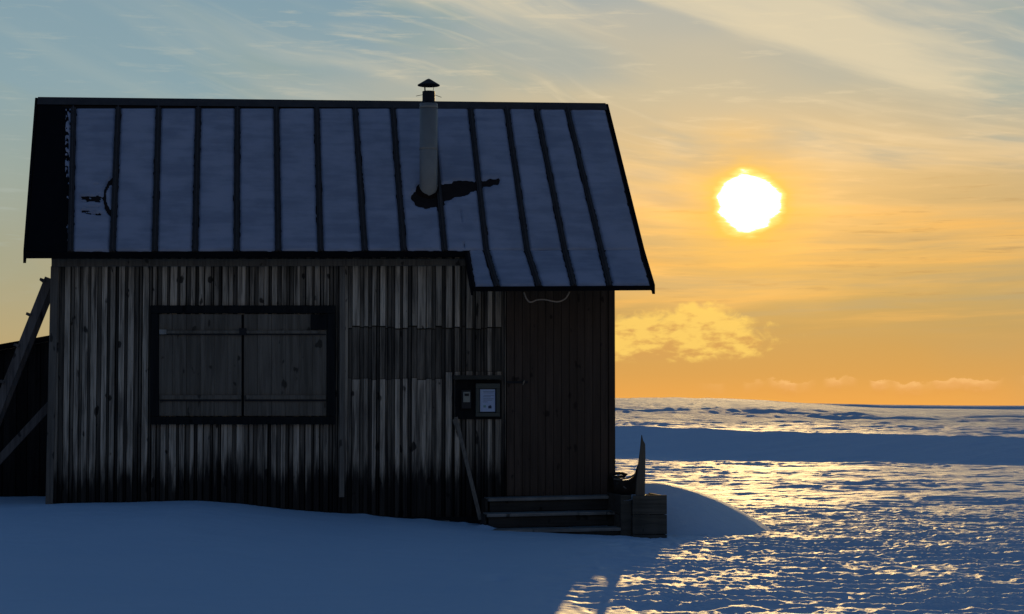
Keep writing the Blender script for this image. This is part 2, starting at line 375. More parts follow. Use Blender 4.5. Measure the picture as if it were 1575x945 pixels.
# ------------------------------------------------------------------ terrain
U_D = np.array([-900, 0, 120, 300, 360, 430, 545, 640, 740, 860, 1000, 1100, 1400])
V_D = np.array([779, 777, 775, 773, 778, 787, 797, 804, 813, 820, 827, 830, 830])
XD = (U_D - CX) / F * 19.9; ZD = ZC - (V_D - HZ) / F * 19.9
def terrain(x, y, rough=True):
    xl = (x - OX) * EX.x + (y - OY) * EX.y
    yl = (x - OX) * EY.x + (y - OY) * EY.y
    z = -np.tan(R(1.9)) * np.clip(19.3 - y, 0, 14)
    z = z + .9 * ss(y, 3, -12) * 0
    # drift against the front wall
    dz = np.interp(x, XD, ZD)
    dz = dz - .0
    front = ss(y, 13.5, 19.4) ** 1.2
    behind = 1 - ss(xl, 3.4, 4.6) * ss(yl, .0, 1.0)
    z = z + np.clip(dz, 0.0, 1) * front * behind
    # wide open field undulation
    fld = ss(y, 21, 28)
    z = z + fld * (.10 * fbm(x / 9, y / 5, 3, 5) + .06 * fbm(x / 3.0, y / 1.6, 3, 9))
    # bank with a steep side to the viewer
    t = np.clip((x / np.maximum(y, 1)), -.4, .5)
    foot = 52.5 - 34 * (np.clip(t, -.1, .3) - .05) + 1.2 * fbm(x / 9, y * 0 + 1, 2, 21)
    ch = .86 - .80 * (np.clip(t, -.1, .3) - .05) + .14 * fbm(x / 4.0, y * 0 + 3, 4, 31)
    prof = np.clip((y - foot) / 3.4, 0, 1)
    prof = np.where(prof < .25, prof ** 2 * 2, prof * 1.1667 - .1667)
    z = z + ch * np.clip(prof, 0, 1)
    slope = .0062 - .0066 * ss(t, .10, .22)
    far = np.clip(y - foot - 4.6, 0, 420)
    z = z + slope * far * ss(y, 55, 90)
    z = z + ss(y, 62, 110) * (.22 * fbm(x / 22, y / 14, 4, 41)) + ss(y, 180, 380) * (1 - ss(y, 480, 800)) * (1.0 * fbm(x / 35, y / 60, 4, 51))
    z = z - 9 * ss(y, 420, 1100) + (11.2 + 3.0 * fbm(x / 500 + 2.2, y * 0, 3, 61)) * np.clip((y - 2000) / 60, 0, 1)
    if not rough: return z
    # wind-cut crust
    side = ss(x - 1.1 + (20.6 - y) * .125, -.5, .9)
    A = .10 + .90 * side
    near = 1 - ss(y, 22, 32)
    wob = fbm(x / 1.4, y / 1.4, 3, 71)
    r1 = 1 - np.abs(2 * vnoise(x / .22 + wob * 2, y / .27 + wob * 2.5, 81) - 1)
    r2 = 1 - np.abs(2 * vnoise(x / .09 + 5 + wob, y / .12 + wob * 2, 83) - 1)
    r5 = fbm(x / .055, y / .075, 2, 84)
    r3 = fbm(x / 1.1, y / .9, 3, 85)
    ph = y / .31 + 3.2 * fbm(x / 1.5, y / 1.3, 3, 181) + 1.2 * fbm(x / .30, y / .34, 3, 182)
    rg = 1 - np.abs(np.sin(np.pi * ph)); am = .35 + 1.3 * vnoise(x / .9, y / .7, 183)
    r8 = fbm(x / .11, y / .16, 3, 187, .7)
    z = z + A * near * (.030 * am * (rg - .35) + .012 * (r2 - .5) + .010 * (r1 - .5) + .013 * r5 + .020 * r8 + .07 * r3) * (1 - .30 * ss(y, 20.2, 23))
    mid = ss(y, 20, 24) * (1 - ss(y, 58, 90))
    bankface = 1 - .62 * ss(y - foot, -1.2, 0) * (1 - ss(y - foot, 3.0, 4.0))
    r4 = 1 - np.abs(2 * vnoise(x / 2.2 + wob * 2, y / 1.3 + wob * 2, 91) - 1)
    r6 = 1 - np.abs(2 * vnoise(x / .8 + wob * 2, y / .55 + wob * 3, 92) - 1)
    ph2 = y / 1.0 + 3.0 * fbm(x / 6, y / 4, 3, 191) + 1.0 * fbm(x / 1.2, y / 1.3, 3, 192)
    rg2 = 1 - np.abs(np.sin(np.pi * ph2)); am2 = vnoise(x / 3.5, y / 2.2, 193) ** 1.3 * 1.5
    z = z + mid * bankface * (.042 * am2 * (rg2 - .4) + .022 * (r6 - .5) + .018 * (r4 - .5) + .045 * fbm(x / 2.4, y / 1.1, 6, 93, .62) + .050 * fbm(x / .9, y / .24, 4, 98, .68))
    ph3 = y / 9 + 3.0 * fbm(x / 30, y / 20, 3, 195) + .9 * fbm(x / 7, y / 6, 3, 196)
    rg3 = 1 - np.abs(np.sin(np.pi * ph3)); am3 = vnoise(x / 15, y / 10, 197) * 1.6
    z = z + ss(y - foot, 3.3, 7) * (1 - ss(y, 300, 500)) * (.34 * am3 * (rg3 - .4) + .22 * fbm(x / 5, y / 4, 5, 95, .6) + .26 * fbm(x / 1.8, y / 1.6, 4, 99, .65)) * (.6 + .4 * ss(y, 60, 110))
    # a few dents and a broken edge in the smooth drift
    for (u, v, s_, a) in ((250, 835, .30, .012), (120, 850, .45, -.014), (480, 870, .35, .012), (620, 868, .25, -.014), (300, 900, .4, .012), (712, 905, .2, -.014), (690, 806, .06, .02), (715, 812, .08, .02), (575, 806, .07, .02), (765, 863, .10, -.03), (700, 850, .05, -.012), (395, 855, .07, -.014), (410, 862, .05, -.012), (560, 812, .12, .02), (600, 815, .08, .018), (655, 812, .10, .016), (745, 815, .09, .035), (905, 770, .05, 0)):
        d0 = 1.45 * F / (v - HZ + 18); x0 = (u - CX) / F * d0
        z = z + a * np.exp(-(((x - x0) / s_) ** 2 + ((y - d0) / (s_ * 1.6)) ** 2))
    z = z + (1 - side) * (1 - ss(y, 19.5, 21)) * (.040 * fbm(x / .9, y / 1.2, 5, 111, .6))
    return z

def axis(segs):
    out = [segs[0][0]]
    for a, b, d0, d1 in segs:
        p = a
        L_ = b - a; n = max(1, int(round(L_ / ((d0 + d1) / 2))))
        w = np.linspace(d0, d1, n); w = np.cumsum(w / w.sum() * L_); out += list(a + w)
    return np.array(out)
def grid_mesh(name, xs, ys, zf, m, parent=None, mask=None):
    X, Y = np.meshgrid(xs, ys); Zv = zf(X, Y)
    nx, ny = len(xs), len(ys)
    co = np.stack([X, Y, Zv], -1).reshape(-1, 3).astype(np.float32)
    i = np.arange(nx * ny).reshape(ny, nx)
    q = np.stack([i[:-1, :-1], i[:-1, 1:], i[1:, 1:], i[1:, :-1]], -1).reshape(-1, 4)
    me = bpy.data.meshes.new(name); me.vertices.add(len(co)); me.vertices.foreach_set('co', co.ravel())
    me.loops.add(q.size); me.loops.foreach_set('vertex_index', q.ravel().astype(np.int32))
    me.polygons.add(len(q)); me.polygons.foreach_set('loop_start', np.arange(0, q.size, 4, dtype=np.int32))
    me.polygons.foreach_set('use_smooth', np.ones(len(q), dtype=bool)); me.update(calc_edges=True)
    return link(name, me, parent, m)
xs = axis([(-4000, -400, 500, 120), (-400, -30, 60, 2), (-30, -6.2, 1.0, .1), (-6.2, -.6, .05, .04), (-.6, 5.2, .022, .022), (5.2, 9, .025, .03), (9, 16, .04, .08), (16, 30, .1, .8), (30, 400, 1.5, 40), (400, 4000, 100, 500)])
ys = axis([(-4000, -60, 600, 20), (-60, 10, 6, .2), (10, 13.6, .15, .03), (13.6, 22.5, .017, .020), (22.5, 34, .025, .05), (34, 60, .055, .10), (60, 130, .12, .5), (130, 600, 1.2, 10), (600, 1900, 30, 60), (1900, 2100, 10, 10), (2100, 4500, 30, 300)])
ground = grid_mesh('ground', xs, ys, terrain, 'snow'); ground['kind'] = 'structure'

# rounded snow heap behind the crate
def heap(x, y):
    cx, cy = 1.62, 21.75
    dx = x - cx; rx = np.where(dx > 0, 1.42, 1.5); r = np.sqrt((dx / rx) ** 2 + ((y - cy) / 1.35) ** 2)
    b = np.clip(1 - r ** 1.75, -.6, 1)
    return .60 * b - .02 + .02 * fbm(x / .5, y / .4, 3, 101) + .012 * fbm(x / .1, y / .1, 2, 102) * ss(r, .6, 1)
hp = grid_mesh('snow_mound', np.arange(0.0, 3.25, .025), np.arange(20.2, 23.4, .025), heap, 'snow'); hp['kind'] = 'structure'

# ------------------------------------------------------------------ cabin
cabin = empty('cabin', (OX, OY, 0), TH)
tag(cabin, 'weathered grey plank cabin with a frosted ribbed roof and steel chimney standing in the snow', 'cabin')
ZB = -.35
xl0 = L(70, 775).x; xl0 = L(79, 420).x; xr0 = L(943, 460).x
YB = 3.2                                                   # depth of the cabin
YE, YR = -.30, 1.60                                        # eave and ridge lines
pe, pr = L(400, 388, YE), L(500, 158, YR)
bx = .016
c_ = (pr.z - pe.z - bx * (pr.x - pe.x)) / (YR - YE)
a_ = pe.z - bx * pe.x - c_ * YE
def zroof(x, y): return a_ + bx * x + c_ * y
NR = Vector((-bx, -c_, 1)); DR = a_                        # n.p = d
def RP(u, v): return LP(u, v, NR, DR)
NRn = NR.normalized()
# extension plane: lower pitch from the eave line down
YX = -.86
px_ = L(860, 442, YX); ze = zroof(px_.x, YE)
cx_ = (ze - px_.z) / (YE - YX)
def zext(x, y): return zroof(x, YE) + cx_ * (y - YE)
print('roof pitch', math.degrees(math.atan(c_)), 'ext pitch', math.degrees(math.atan(cx_)), 'cabin w', xr0 - xl0, 'eave z', pe.z, 'ridge z', pr.z)
def xrow(u, v, y): return L(u, v, y).x

# front wall of vertical boards; three runs up the height where the dark patch lies
BT = lambda u, v: L(u, v)
wz = {503: L(650, 503).z, 583: L(600, 583).z, 570: L(730, 572).z}
topL = L(400, 404).z
def wall_top(x):  # under the roof
    return zroof(x, -.02) - .05
mb = MB()
mb.box(xl0 + .02, xr0 - .02, .03, .06, ZB, min(wall_top(xl0), wall_top(xr0)) - .02, .12)
lt_ = True; x = xl0; xd0 = L(779, 600).x; xb0, xb1 = L(536, 540).x, L(768, 540).x
while x < xd0:
    lt_ = not lt_ if random.random() < .88 else lt_
    w = random.uniform(.050, .072) if lt_ else random.uniform(.026, .046)
    if random.random() < .08: w *= 1.5
    x1 = min(x + w, xd0); xm = (x + x1) / 2
    tn = random.uniform(.62, 1.08) if lt_ else random.uniform(.12, .42)
    if random.random() < .12: tn *= .6
    pr_ = -(random.uniform(.016, .026) if lt_ else random.uniform(.0, .006)); gap = random.choice((.004, .006, .012))
    zt = wall_top(xm); sk = random.uniform(-.008, .008)
    if xb0 < xm < xb1:
        zlo = (wz[583] if xm < L(690, 540).x else wz[570]) + random.uniform(-.01, .012)
        zhi = wz[503] + random.uniform(-.02, .015)
        zb = ZB + random.uniform(0, .02)
        through = random.random() < .10
        mb.box(x, x1 - gap, pr_, .028, zb, zlo - .004, tn)
        mb.box(x, x1 - gap, (.006 if not through else -.004), .028, zlo, zhi - .012, (.06 + tn * .30 if not through else tn * .8))
        mb.box(x, x1 - gap, pr_, .028, zhi, zt, tn)
    else:
        mb.box(x, x1 - gap, pr_, .028, ZB + random.uniform(0, .02), zt, tn)
    x = x1
wall = mb.build('plank_wall', 'grey_wood', cabin, bevel=.002)
# side and back walls
for xx, s in ((xl0, 1), (xr0, -1)):
    mb = MB()
    x0, x1 = (xx, xx + .05) if s == 1 else (xx - .05, xx)
    y = .06
    while y < YB - .05:
        y1 = min(y + random.uniform(.10, .16), YB - .05)
        def zt(yy, xx=xx): return (zroof(xx, yy) if yy <= YR else zroof(xx, 2 * YR - yy)) - .075
        q = []
        o_ = random.uniform(0, .012)
        a, b = (x0 - o_, x1) if s == 1 else (x0, x1 + o_)
        q = [(a, y, ZB), (b, y, ZB), (b, y, zt(y)), (a, y, zt(y)), (a, y1 - .006, ZB), (b, y1 - .006, ZB), (b, y1 - .006, zt(y1)), (a, y1 - .006, zt(y1))]
        mb.hexa(q, random.uniform(.2, .8)); y = y1
    mb.build('gable_wall', 'grey_wood', cabin)
mb = MB(); x = xl0 + .05
while x < xr0 - .05:
    x1 = min(x + random.uniform(.10, .16), xr0 - .05)
    mb.box(x, x1 - .006, YB - .05 - random.uniform(0, .01), YB, ZB, wall_top(x) - .02, random.uniform(.2, .8)); x = x1
mb.build('back_wall', 'grey_wood', cabin)
# corner boards, pale upright batten
mb = MB(); a = L(79, 410, -.03); b = L(69, 776, -.03)
mb.hexa([(b.x, -.05, ZB), (b.x + .075, -.05, ZB), (a.x + .075, -.05, a.z), (a.x - .005, -.05, a.z), (b.x, .06, ZB), (b.x + .075, .06, ZB), (a.x + .075, .06, a.z), (a.x - .005, .06, a.z)], .55)
mb.build('corner_board', 'trim_wood', cabin, .003)
mb = MB(); a = L(936, 460, -.03)
mb.box(a.x, xr0 + .012, -.04, .0, ZB, zext(a.x, -.04) - .07, .5); mb.build('corner_board', 'door_wood', cabin, .003)
mb = MB(); a = L(523, 410, -.04); b = L(529.5, 765, -.04); mb.box(a.x, b.x, -.052, -.030, b.z, a.z, .75); mb.build('batten', 'trim_wood', cabin, .002)
# board under the eave
mb = MB(); a = L(80, 398, -.10); b = L(716, 398, -.10); c = L(80, 410, -.10)
h = a.z - c.z
mb.hexa([(a.x, -.10, a.z - h), (b.x, -.10, b.z - h + .006), (b.x, -.10, b.z), (a.x, -.10, a.z), (a.x, -.06, a.z - h), (b.x, -.06, b.z - h + .006), (b.x, -.06, b.z), (a.x, -.06, a.z)], .55)
mb.build('frieze_board', 'trim_wood', cabin, .003)
# near-black strip put in for the shaded gap under the floor
mb = MB(); a = L(540, 797, -.06); b = L(745, 800, -.06); mb.box(a.x, b.x, -.07, -.034, a.z - .12, a.z, .5); mb.build('floor_gap_shade', 'black_wood', cabin, .004)
mb = MB(); a = L(586, 801, -.075); b = L(686, 811, -.075); mb.box(a.x, b.x, -.09, -.072, b.z - .1, a.z, 1.0); mb.build('gap_snow_strip', 'trim_long', cabin, .003)  # pale board standing in for the snow under the floor
mb = MB(); a = L(685, 801, -.1); b = L(691, 820, -.1); mb.box(a.x, b.x, -.115, -.092, b.z - .1, a.z, 1.0); mb.build('peg', 'pale_wood', cabin, .003)

# shuttered window
def rect(u0, v0, u1, v1, y):
    """four cabin-frame corners bl, br, tr, tl following the photo's slight slant"""
    return [L(u0, v1, y), L(u1, v1, y), L(u1, v0, y), L(u0, v0, y)]
def pane(mb, q, y0, y1, tone=1.0):
    mb.hexa([(p.x, y0, p.z) for p in q] + [(p.x, y1, p.z) for p in q], tone)
mb = MB(); yF = -.075
for r in ((231, 470, 516, 482), (231, 641, 516, 653), (231, 482.3, 244, 640.7), (503, 482.3, 516, 640.7)): pane(mb, rect(*r, yF), yF, -.03, .6)
frame = mb.build('window', 'black_wood', cabin, .004)
mb = MB(); pane(mb, rect(368, 484, 379, 640, -.0315), -.0316, -.0290, .4); mb.build('gap_shade_strip', 'black_wood', frame)  # thin black strip added so the gap between the leaves looks shaded
for (u0, u1) in ((244.5, 371.8), (375.2, 502.5)):
    mb = MB(); n = 6
    for i in range(n):
        a = u0 + (u1 - u0) * i / n; b = u0 + (u1 - u0) * (i + 1) / n - .35
        pane(mb, rect(a, 483.5, b, 640, -.058), -.058 + random.uniform(-.002, .002), -.032, random.uniform(.45, .95))
    sh = mb.build('shutter', 'shutter_wood', cabin, .0015)
    for (v0, v1) in ((508.5, 515.5), (608, 617.5)):
        mb = MB(); pane(mb, rect(u0 + 1, v0, u1 - 1 if v0 > 600 or u0 < 300 else 490, v0 + (v1 - v0) * .7, -.085), -.085, -.062, .8)
        mb.build('crossbar', 'shutter_wood', sh, .003)
        mb = MB(); pane(mb, rect(u0 + 1, v0 + (v1 - v0) * .7 + .3, u1 - 1, v1, -.08), -.074, -.062, .2); mb.build('strap_hinge', 'black_steel', sh)
mb = MB(); pane(mb, rect(478, 483.5, 502.8, 507.5, -.082), -.082, -.062, .5); mb.build('notch_panel', 'black_wood', frame, .003)  # dark panel laid over the leaf's corner to stand for a notch
mb = MB(); pane(mb, rect(245, 507, 256, 514.5, -.1), -.100, -.087, 1.0); mb.build('latch_block', 'pale_wood', frame, .002)
mb = MB(); pane(mb, rect(368, 505, 379, 516, -.1), -.104, -.087, 1.0); mb.build('latch_block', 'black_steel', frame, .002)
# dark ledge over the notice board
mb = MB(); q = rect(698, 577.5, 772, 584, -.12); pane(mb, q, -.13, -.031, .35); mb.build('ledge', 'crate_wood', cabin, .003)
mb = MB(); q = rect(700, 584.5, 771, 645, -.04); pane(mb, q, -.042, -.0305, .35); mb.build('backing_board', 'shed_wood', cabin, .002)
# reddish door wall under the deeper eave
mb = MB(); n = 13
for i in range(n):
    a = 779.5 + (936 - 779.5) * i / n; b = 779.5 + (936 - 779.5) * (i + 1) / n - .6
    q = rect(a, 440, b, 763, -.015); pane(mb, q, -.015 - random.uniform(0, .005), .028, random.uniform(.3, 1.0))
door = mb.build('door', 'door_wood', cabin, .002)
mb = MB(); a = L(805, 588, -.05); mb.tube([a + Vector((0, .03, .02)), a + Vector((0, -.04, .02)), a + Vector((.0, -.05, .01)), a + Vector((-.015, -.05, -.035))], .007, 8); mb.build('handle', 'brass', door, smooth=True)
mb = MB(); q = rect(779, 586.5, 812, 590, -.03); pane(mb, q, -.032, -.0215, .3); mb.build('bolt', 'black_steel', door)
mb = MB(); q = rect(779, 763.5, 943, 800, -.02); pane(mb, q, -.02, .028, .5); mb.build('threshold', 'black_wood', cabin)

# roof: dark deck on both sides, deeper eave to the right
TK = .055
def slab(mb, pts, t, tone=1.0, n=None):
    n = n or (pts[1] - pts[0]).cross(pts[2] - pts[1]).normalized()
    if n.z < 0: n = -n
    lo = [p - n * t for p in pts]; k = len(pts)
    mb.add(list(pts) + lo, [tuple(range(k)), tuple(range(2 * k - 1, k - 1, -1))] + [(i, (i + 1) % k, (i + 1) % k + k, i + k) for i in range(k)], tone)
A_ = RP(58, 156); B_ = RP(932, 165)
A_ = Vector((A_.x, YR, zroof(A_.x, YR))); B_ = Vector((B_.x, YR, zroof(B_.x, YR)))
C_ = RP(40.5, 396); xC = L(40.5, 398, YE).x; C_ = Vector((xC, YE, zroof(xC, YE)))
xD = L(987, 397, YE).x; D_ = Vector((xD, YE, zroof(xD, YE)))
xE = L(718, 390, YE).x; E_ = Vector((xE, YE, zroof(xE, YE)))
print('rake x', A_.x, C_.x, B_.x, D_.x)
mb = MB(); slab(mb, [C_, D_, B_, A_], TK)
roof = mb.build('roof', 'roof_sheet', cabin, .002)
ybk = 2 * YR - YE
mb = MB(); slab(mb, [Vector((C_.x, ybk, C_.z)), Vector((A_.x, YR + .002, A_.z)), Vector((B_.x, YR + .002, B_.z)), Vector((D_.x, ybk, D_.z))], TK); mb.build('rear_slope', 'roof_sheet', roof)
xG = L(728, 444, YX).x; xH = L(1003, 443, YX).x
G_ = Vector((xG, YX, zext(xG, YX))); H_ = Vector((xH, YX, zext(xH, YX)))
mb = MB(); slab(mb, [G_, H_, D_ + Vector((0, -.003, 0)), E_ + Vector((0, -.003, 0))], .04); mb.build('canopy', 'roof_sheet', roof, .002)
# rim boards
mb = MB()
def rim(mb, p, q, w, h, o=Vector((0, 0, 0)), tone=.5):
    up = Vector((0, 0, 1)); d = (q - p).normalized(); s = d.cross(up).normalized()
    a = [p + o - s * w / 2 - up * h, p + o + s * w / 2 - up * h, p + o + s * w / 2, p + o - s * w / 2]
    b = [x + (q - p) for x in a]; mb.hexa(a + b, tone)
rim(mb, C_, A_, .03, .13, Vector((-.017, 0, .02))); mb.build('barge_board', 'tar', roof)
mb = MB(); rim(mb, D_, B_, .03, .11, Vector((.017, 0, .02))); mb.build('barge_board', 'tar', roof)
mb = MB(); rim(mb, H_, D_, .03, .10, Vector((.017, 0, .02))); mb.build('barge_board', 'tar', roof)
mb = MB(); rim(mb, C_, E_, .03, .060, Vector((0, -.018, -.002))); mb.build('fascia', 'tar', roof)
mb = MB(); rim(mb, G_, H_, .025, .05, Vector((0, -.014, .01))); mb.build('fascia', 'tar', roof)
mb = MB(); rim(mb, E_, G_, .025, .09, Vector((-.012, 0, .01))); mb.build('barge_board', 'tar', roof)
# bare black strip at the left end
s0 = RP(106, 168); s1 = RP(103, 392)
mb = MB(); e = NRn * .012
slab(mb, [C_ + e + Vector((.01, .01, .01)), s1 + e, s0 + e, A_ + e + Vector((.01, -.02, -.02))], .010); mb.build('bare_strip', 'tar', roof)

# ribs and snow between them
RT = [(113, 108), (182, 173), (244, 238), (305, 300), (365, 364), (425, 428), (487, 493), (546, 561), (604, 621), (663, 684),
      (723.5, 748.5), (779, 811.5), (825, 869.5), (872, 926)]
RE = [None] * 10 + [765, 829, 883, 938]
def rib_pts(i):
    t, b = RT[i]
    P = [RP(t, 167), RP(b, 385 if RE[i] is None else 390)]
    y0 = YE
    x = P[0].x + (P[1].x - P[0].x) * (P[0].y - YE) / (P[0].y - P[1].y)
    P[1] = Vector((x, YE, zroof(x, YE)))
    if RE[i] is not None:
        xe = L(RE[i], 441, YX).x; P.append(Vector((xe, YX, zext(xe, YX))))
    return P
RIBS = [rib_pts(i) for i in range(len(RT))]
NX_ = Vector((0, -cx_, 1)).normalized()
for P in RIBS:
    mb = MB(); d = Vector((1, 0, 0))
    for k in range(len(P) - 1):
        n = NRn if k == 0 else NX_
        a, b = P[k], P[k + 1]
        for (w0, w1, h0) in ((.056, .052, .024), (.018, .014, .045)):
            q = [a - d * w0 / 2, a + d * w0 / 2, a + d * w1 / 2 + n * h0, a - d * w1 / 2 + n * h0]
            r = [p + (b - a) for p in q]; mb.hexa(q + r)
    mb.build('rib', 'rib_metal', roof, .002)

def melt(u, v):
    """bare patches in the snow: photo-shaped melt marks round the flue, 1 = snow stays"""
    k = np.ones_like(u)
    nz = fbm(u / 14, v / 9, 3, 201) * 10
    d = np.sqrt(((u - 661) / 28) ** 2 + ((v - 303) / 19) ** 2) * 20 + nz * 1.0
    k = np.minimum(k, ss(d, 19, 24))
    t = np.clip((u - 665) / 112, 0, 1); vc = 303 - 26 * t ** .9; hw = 18 - 12 * t
    d2 = np.abs(v - vc) - hw + nz * 1.1 + 30 * ss(u, 766, 784) + 60 * ss(-u, -655, -640)
    k = np.minimum(k, ss(d2, -2.5, 2.5))
    # curl of bare roof in the first bay
    d3 = np.abs(np.sqrt(((u - 178) / 17) ** 2 + ((v - 305) / 27) ** 2) - 1) * 16 + nz * .35 + 40 * ss(u, 174, 180)
    k = np.minimum(k, ss(d3, 2.2, 4.2))
    pt = np.maximum(np.abs(u - 140) / 26, np.abs(v - 312) / 36)
    k = np.minimum(k, ss(fbm(u / 24, v / 5, 4, 205, .6) + .5 * ss(pt, .45, 1.05), -.06, .02))
    # thin worn lines near the left of the canopy
    d4 = np.abs(u - (709 + (v - 330) * .10)) + 30 * ss(-v, -325, -300) + nz * .25
    k = np.minimum(k, ss(d4 + 3.5 * vnoise(v / 9, u / 30, 209), 1.2, 2.6))
    return k
def snow_bay(Lp, Rp, seed, ny=170, nx=34, thick=.022, ragged=.005, keep=None, plane='main'):
    """a pillow of old snow lying between two ribs: Lp, Rp = (top, bottom) cabin points"""
    t = np.linspace(0, 1, ny)[:, None]; s = np.linspace(0, 1, nx)[None, :]
    l0, l1 = np.array(Lp[0]), np.array(Lp[1]); r0, r1 = np.array(Rp[0]), np.array(Rp[1])
    lft = l0[None, :] + (l1 - l0)[None, :] * t; rgt = r0[None, :] + (r1 - r0)[None, :] * t
    P = lft[:, None, :] * (1 - s)[..., None] + rgt[:, None, :] * s[..., None]
    n = np.array(NRn if plane == 'main' else NX_)
    W = np.linalg.norm(rgt - lft, axis=1)[:, None]; H = np.linalg.norm(l1 - l0)
    S_ = s * W; rg = ragged
    dl = S_ - rg * (1 + 1.6 * (vnoise(t * 16 + 0 * s, 0 * t + seed + 0 * s, seed) - .5)) - .006 * vnoise(t * 60 + 0 * s, seed + 0 * t + 0 * s, seed + 1)
    dr = (W - S_) - rg * (1 + 1.6 * (vnoise(t * 14 + 5 + 0 * s, 0 * t + seed + 3 + 0 * s, seed + 2) - .5)) - .006 * vnoise(t * 55 + 0 * s, seed + 7. + 0 * t + 0 * s, seed + 3)
    db = (1 - t) * H - .012 * (1 + vnoise(s * 6 + 0 * t, seed + 0 * s + 0 * t, seed + 5)) + 0 * s
    dt = t * H - .010 + 0 * s
    if plane != 'main': dt = dt + .02
    ed = np.minimum(np.minimum(dl, dr), np.minimum(db, dt))
    k = ss(ed, -.004, .016)
    w = np.array([OX, OY, 0.]) + P[..., 0:1] * np.array(EX) + P[..., 1:2] * np.array(EY) + P[..., 2:3] * np.array([0, 0, 1.]) - np.array([0, 0, ZC])
    c, s_ = math.cos(PHI), math.sin(PHI); dd = w[..., 1] * c + w[..., 2] * s_; hh = -w[..., 1] * s_ + w[..., 2] * c
    pu, pv = CX + F * w[..., 0] / dd, CY - F * hh / dd
    k = k * melt(pu, pv)
    if keep is not None: k = k * keep(pu, pv)
    hgt = thick * k * (.8 + .5 * (fbm(P[..., 0] / .25, P[..., 1] / .12, 3, seed + 9) + .25)) - .004
    Q = P + n[None, None, :] * (hgt[..., None] + .002)
    i = np.arange(nx * ny).reshape(ny, nx); q = np.stack([i[:-1, :-1], i[1:, :-1], i[1:, 1:], i[:-1, 1:]], -1).reshape(-1, 4)
    kf = (k.reshape(-1)[q]).max(axis=1) > .04; q = q[kf]
    me = bpy.data.meshes.new('snow_panel'); me.from_pydata(Q.reshape(-1, 3).tolist(), [], q.tolist())
    bm = bmesh.new(); bm.from_mesh(me); bmesh.ops.delete(bm, geom=[v for v in bm.verts if not v.link_faces], context='VERTS'); bm.to_mesh(me); bm.free()
    me.polygons.foreach_set('use_smooth', [True] * len(me.polygons))
    return link('snow_panel', me, roof, 'roof_snow')
off = Vector((.029, 0, 0))
for i in range(len(RIBS) - 1):
    a, b = RIBS[i], RIBS[i + 1]
    snow_bay((a[0] + off, a[1] + off), (b[0] - off, b[1] - off), 300 + i * 13)
edge_t, edge_b = B_ + Vector((-.02, -.06, -.06 * c_)), D_ + Vector((-.02, 0, 0))
snow_bay((RIBS[-1][0] + off, RIBS[-1][1] + off), (edge_t, edge_b), 777, ragged=.006)
# canopy bays
lefts = [(E_ + Vector((.02, 0, 0)), G_ + Vector((.02, 0, 0)))] + [(RIBS[i][1] + off, RIBS[i][2] + off) for i in range(10, 14)]
rights = [(RIBS[i][1] - off, RIBS[i][2] - off) for i in range(10, 14)] + [(D_ + Vector((-.02, 0, 0)), H_ + Vector((-.02, 0, 0)))]
for i, (a, b) in enumerate(zip(lefts, rights)): snow_bay(a, b, 900 + i * 11, ny=40, plane='ext', ragged=.006)
# crumbs of snow along the bare strip
lt, lb = RP(100, 168), RP(98, 390); rt, rb = RP(110, 168), RP(105, 390)
crumbs = snow_bay((lt + NRn * .006, lb + NRn * .006), (rt + NRn * .006, rb + NRn * .006), 1234, nx=10, ragged=0.0,
         keep=lambda u, v: ss(vnoise(v / 9.0, u / 4, 77) * .6 + .6 * vnoise(v / 3.1, u / 2.5, 78) + .25 * ss(-v, -275, -255) - .18 * ss(v, 275, 290), .72, .95))
crumbs.name = 'snow_crumbs'; crumbs['kind'] = 'stuff'
# ridge cap
mb = MB()
for s in (0, 1):
    pass
ra, rb2 = A_ + Vector((.0, 0, .03)), B_ + Vector((0, 0, .03))
dn = Vector((0, -.10, -.10 * c_)); db_ = Vector((0, .10, -.10 * c_))
mb.add([ra, rb2, rb2 + dn, ra + dn, ra + db_, rb2 + db_, ra - Vector((0, 0, .02)), rb2 - Vector((0, 0, .02))],
       [(0, 1, 2, 3), (1, 0, 4, 5), (3, 2, 7, 6), (6, 7, 5, 4), (0, 3, 6, 4), (1, 5, 7, 2)])
mb.build('ridge_cap', 'rib_metal', roof)

# chimney
base = RP(659, 293); top = L(659, 141, base.y); zc1 = L(659, 160, base.y).z
SC = L(700, 200, base.y).x - L(699, 200, base.y).x
mb = MB(); r = 13.6 * SC
mb.tube([(base.x, base.y, base.z - .15), (base.x, base.y, base.z + .02), (base.x, base.y, zc1)], r, 28); chim = mb.build('chimney', 'steel', cabin, smooth=False)
for p in chim.data.polygons: p.use_smooth = len(p.vertices) == 4
for zz in (base.z + .04, base.z + .46, zc1 - .05):
    mb = MB(); mb.tube([(base.x, base.y, zz), (base.x, base.y, zz + .018)], r * 1.045, 28); mb.build('pipe_band', 'steel', chim)
mb = MB(); mb.tube([(base.x, base.y, zc1 + .001), (base.x, base.y, zc1 + .03)], r * 1.0, 24, radii=[r * .98, r * .74])
mb.tube([(base.x, base.y, zc1 + .02), (base.x, base.y, top.z)], 9.6 * SC, 24); mb.build('flue', 'black_steel', chim)
mb = MB(); cz = L(659, 131, base.y).z; ct = L(659, 121, base.y).z
n = 28; vs = [(base.x, base.y, ct)]
for (rr, z) in ((3.5 * SC, ct - .012), (17 * SC, cz), (17 * SC, cz - .008), (3 * SC, ct - .03)):
    vs += [(base.x + rr * math.cos(2 * math.pi * j / n), base.y + rr * math.sin(2 * math.pi * j / n), z) for j in range(n)]
fs = [(0, 1 + j, 1 + (j + 1) % n) for j in range(n)]
for k in range(3): fs += [(1 + k * n + j, 1 + (k + 1) * n + j, 1 + (k + 1) * n + (j + 1) % n, 1 + k * n + (j + 1) % n) for j in range(n)]
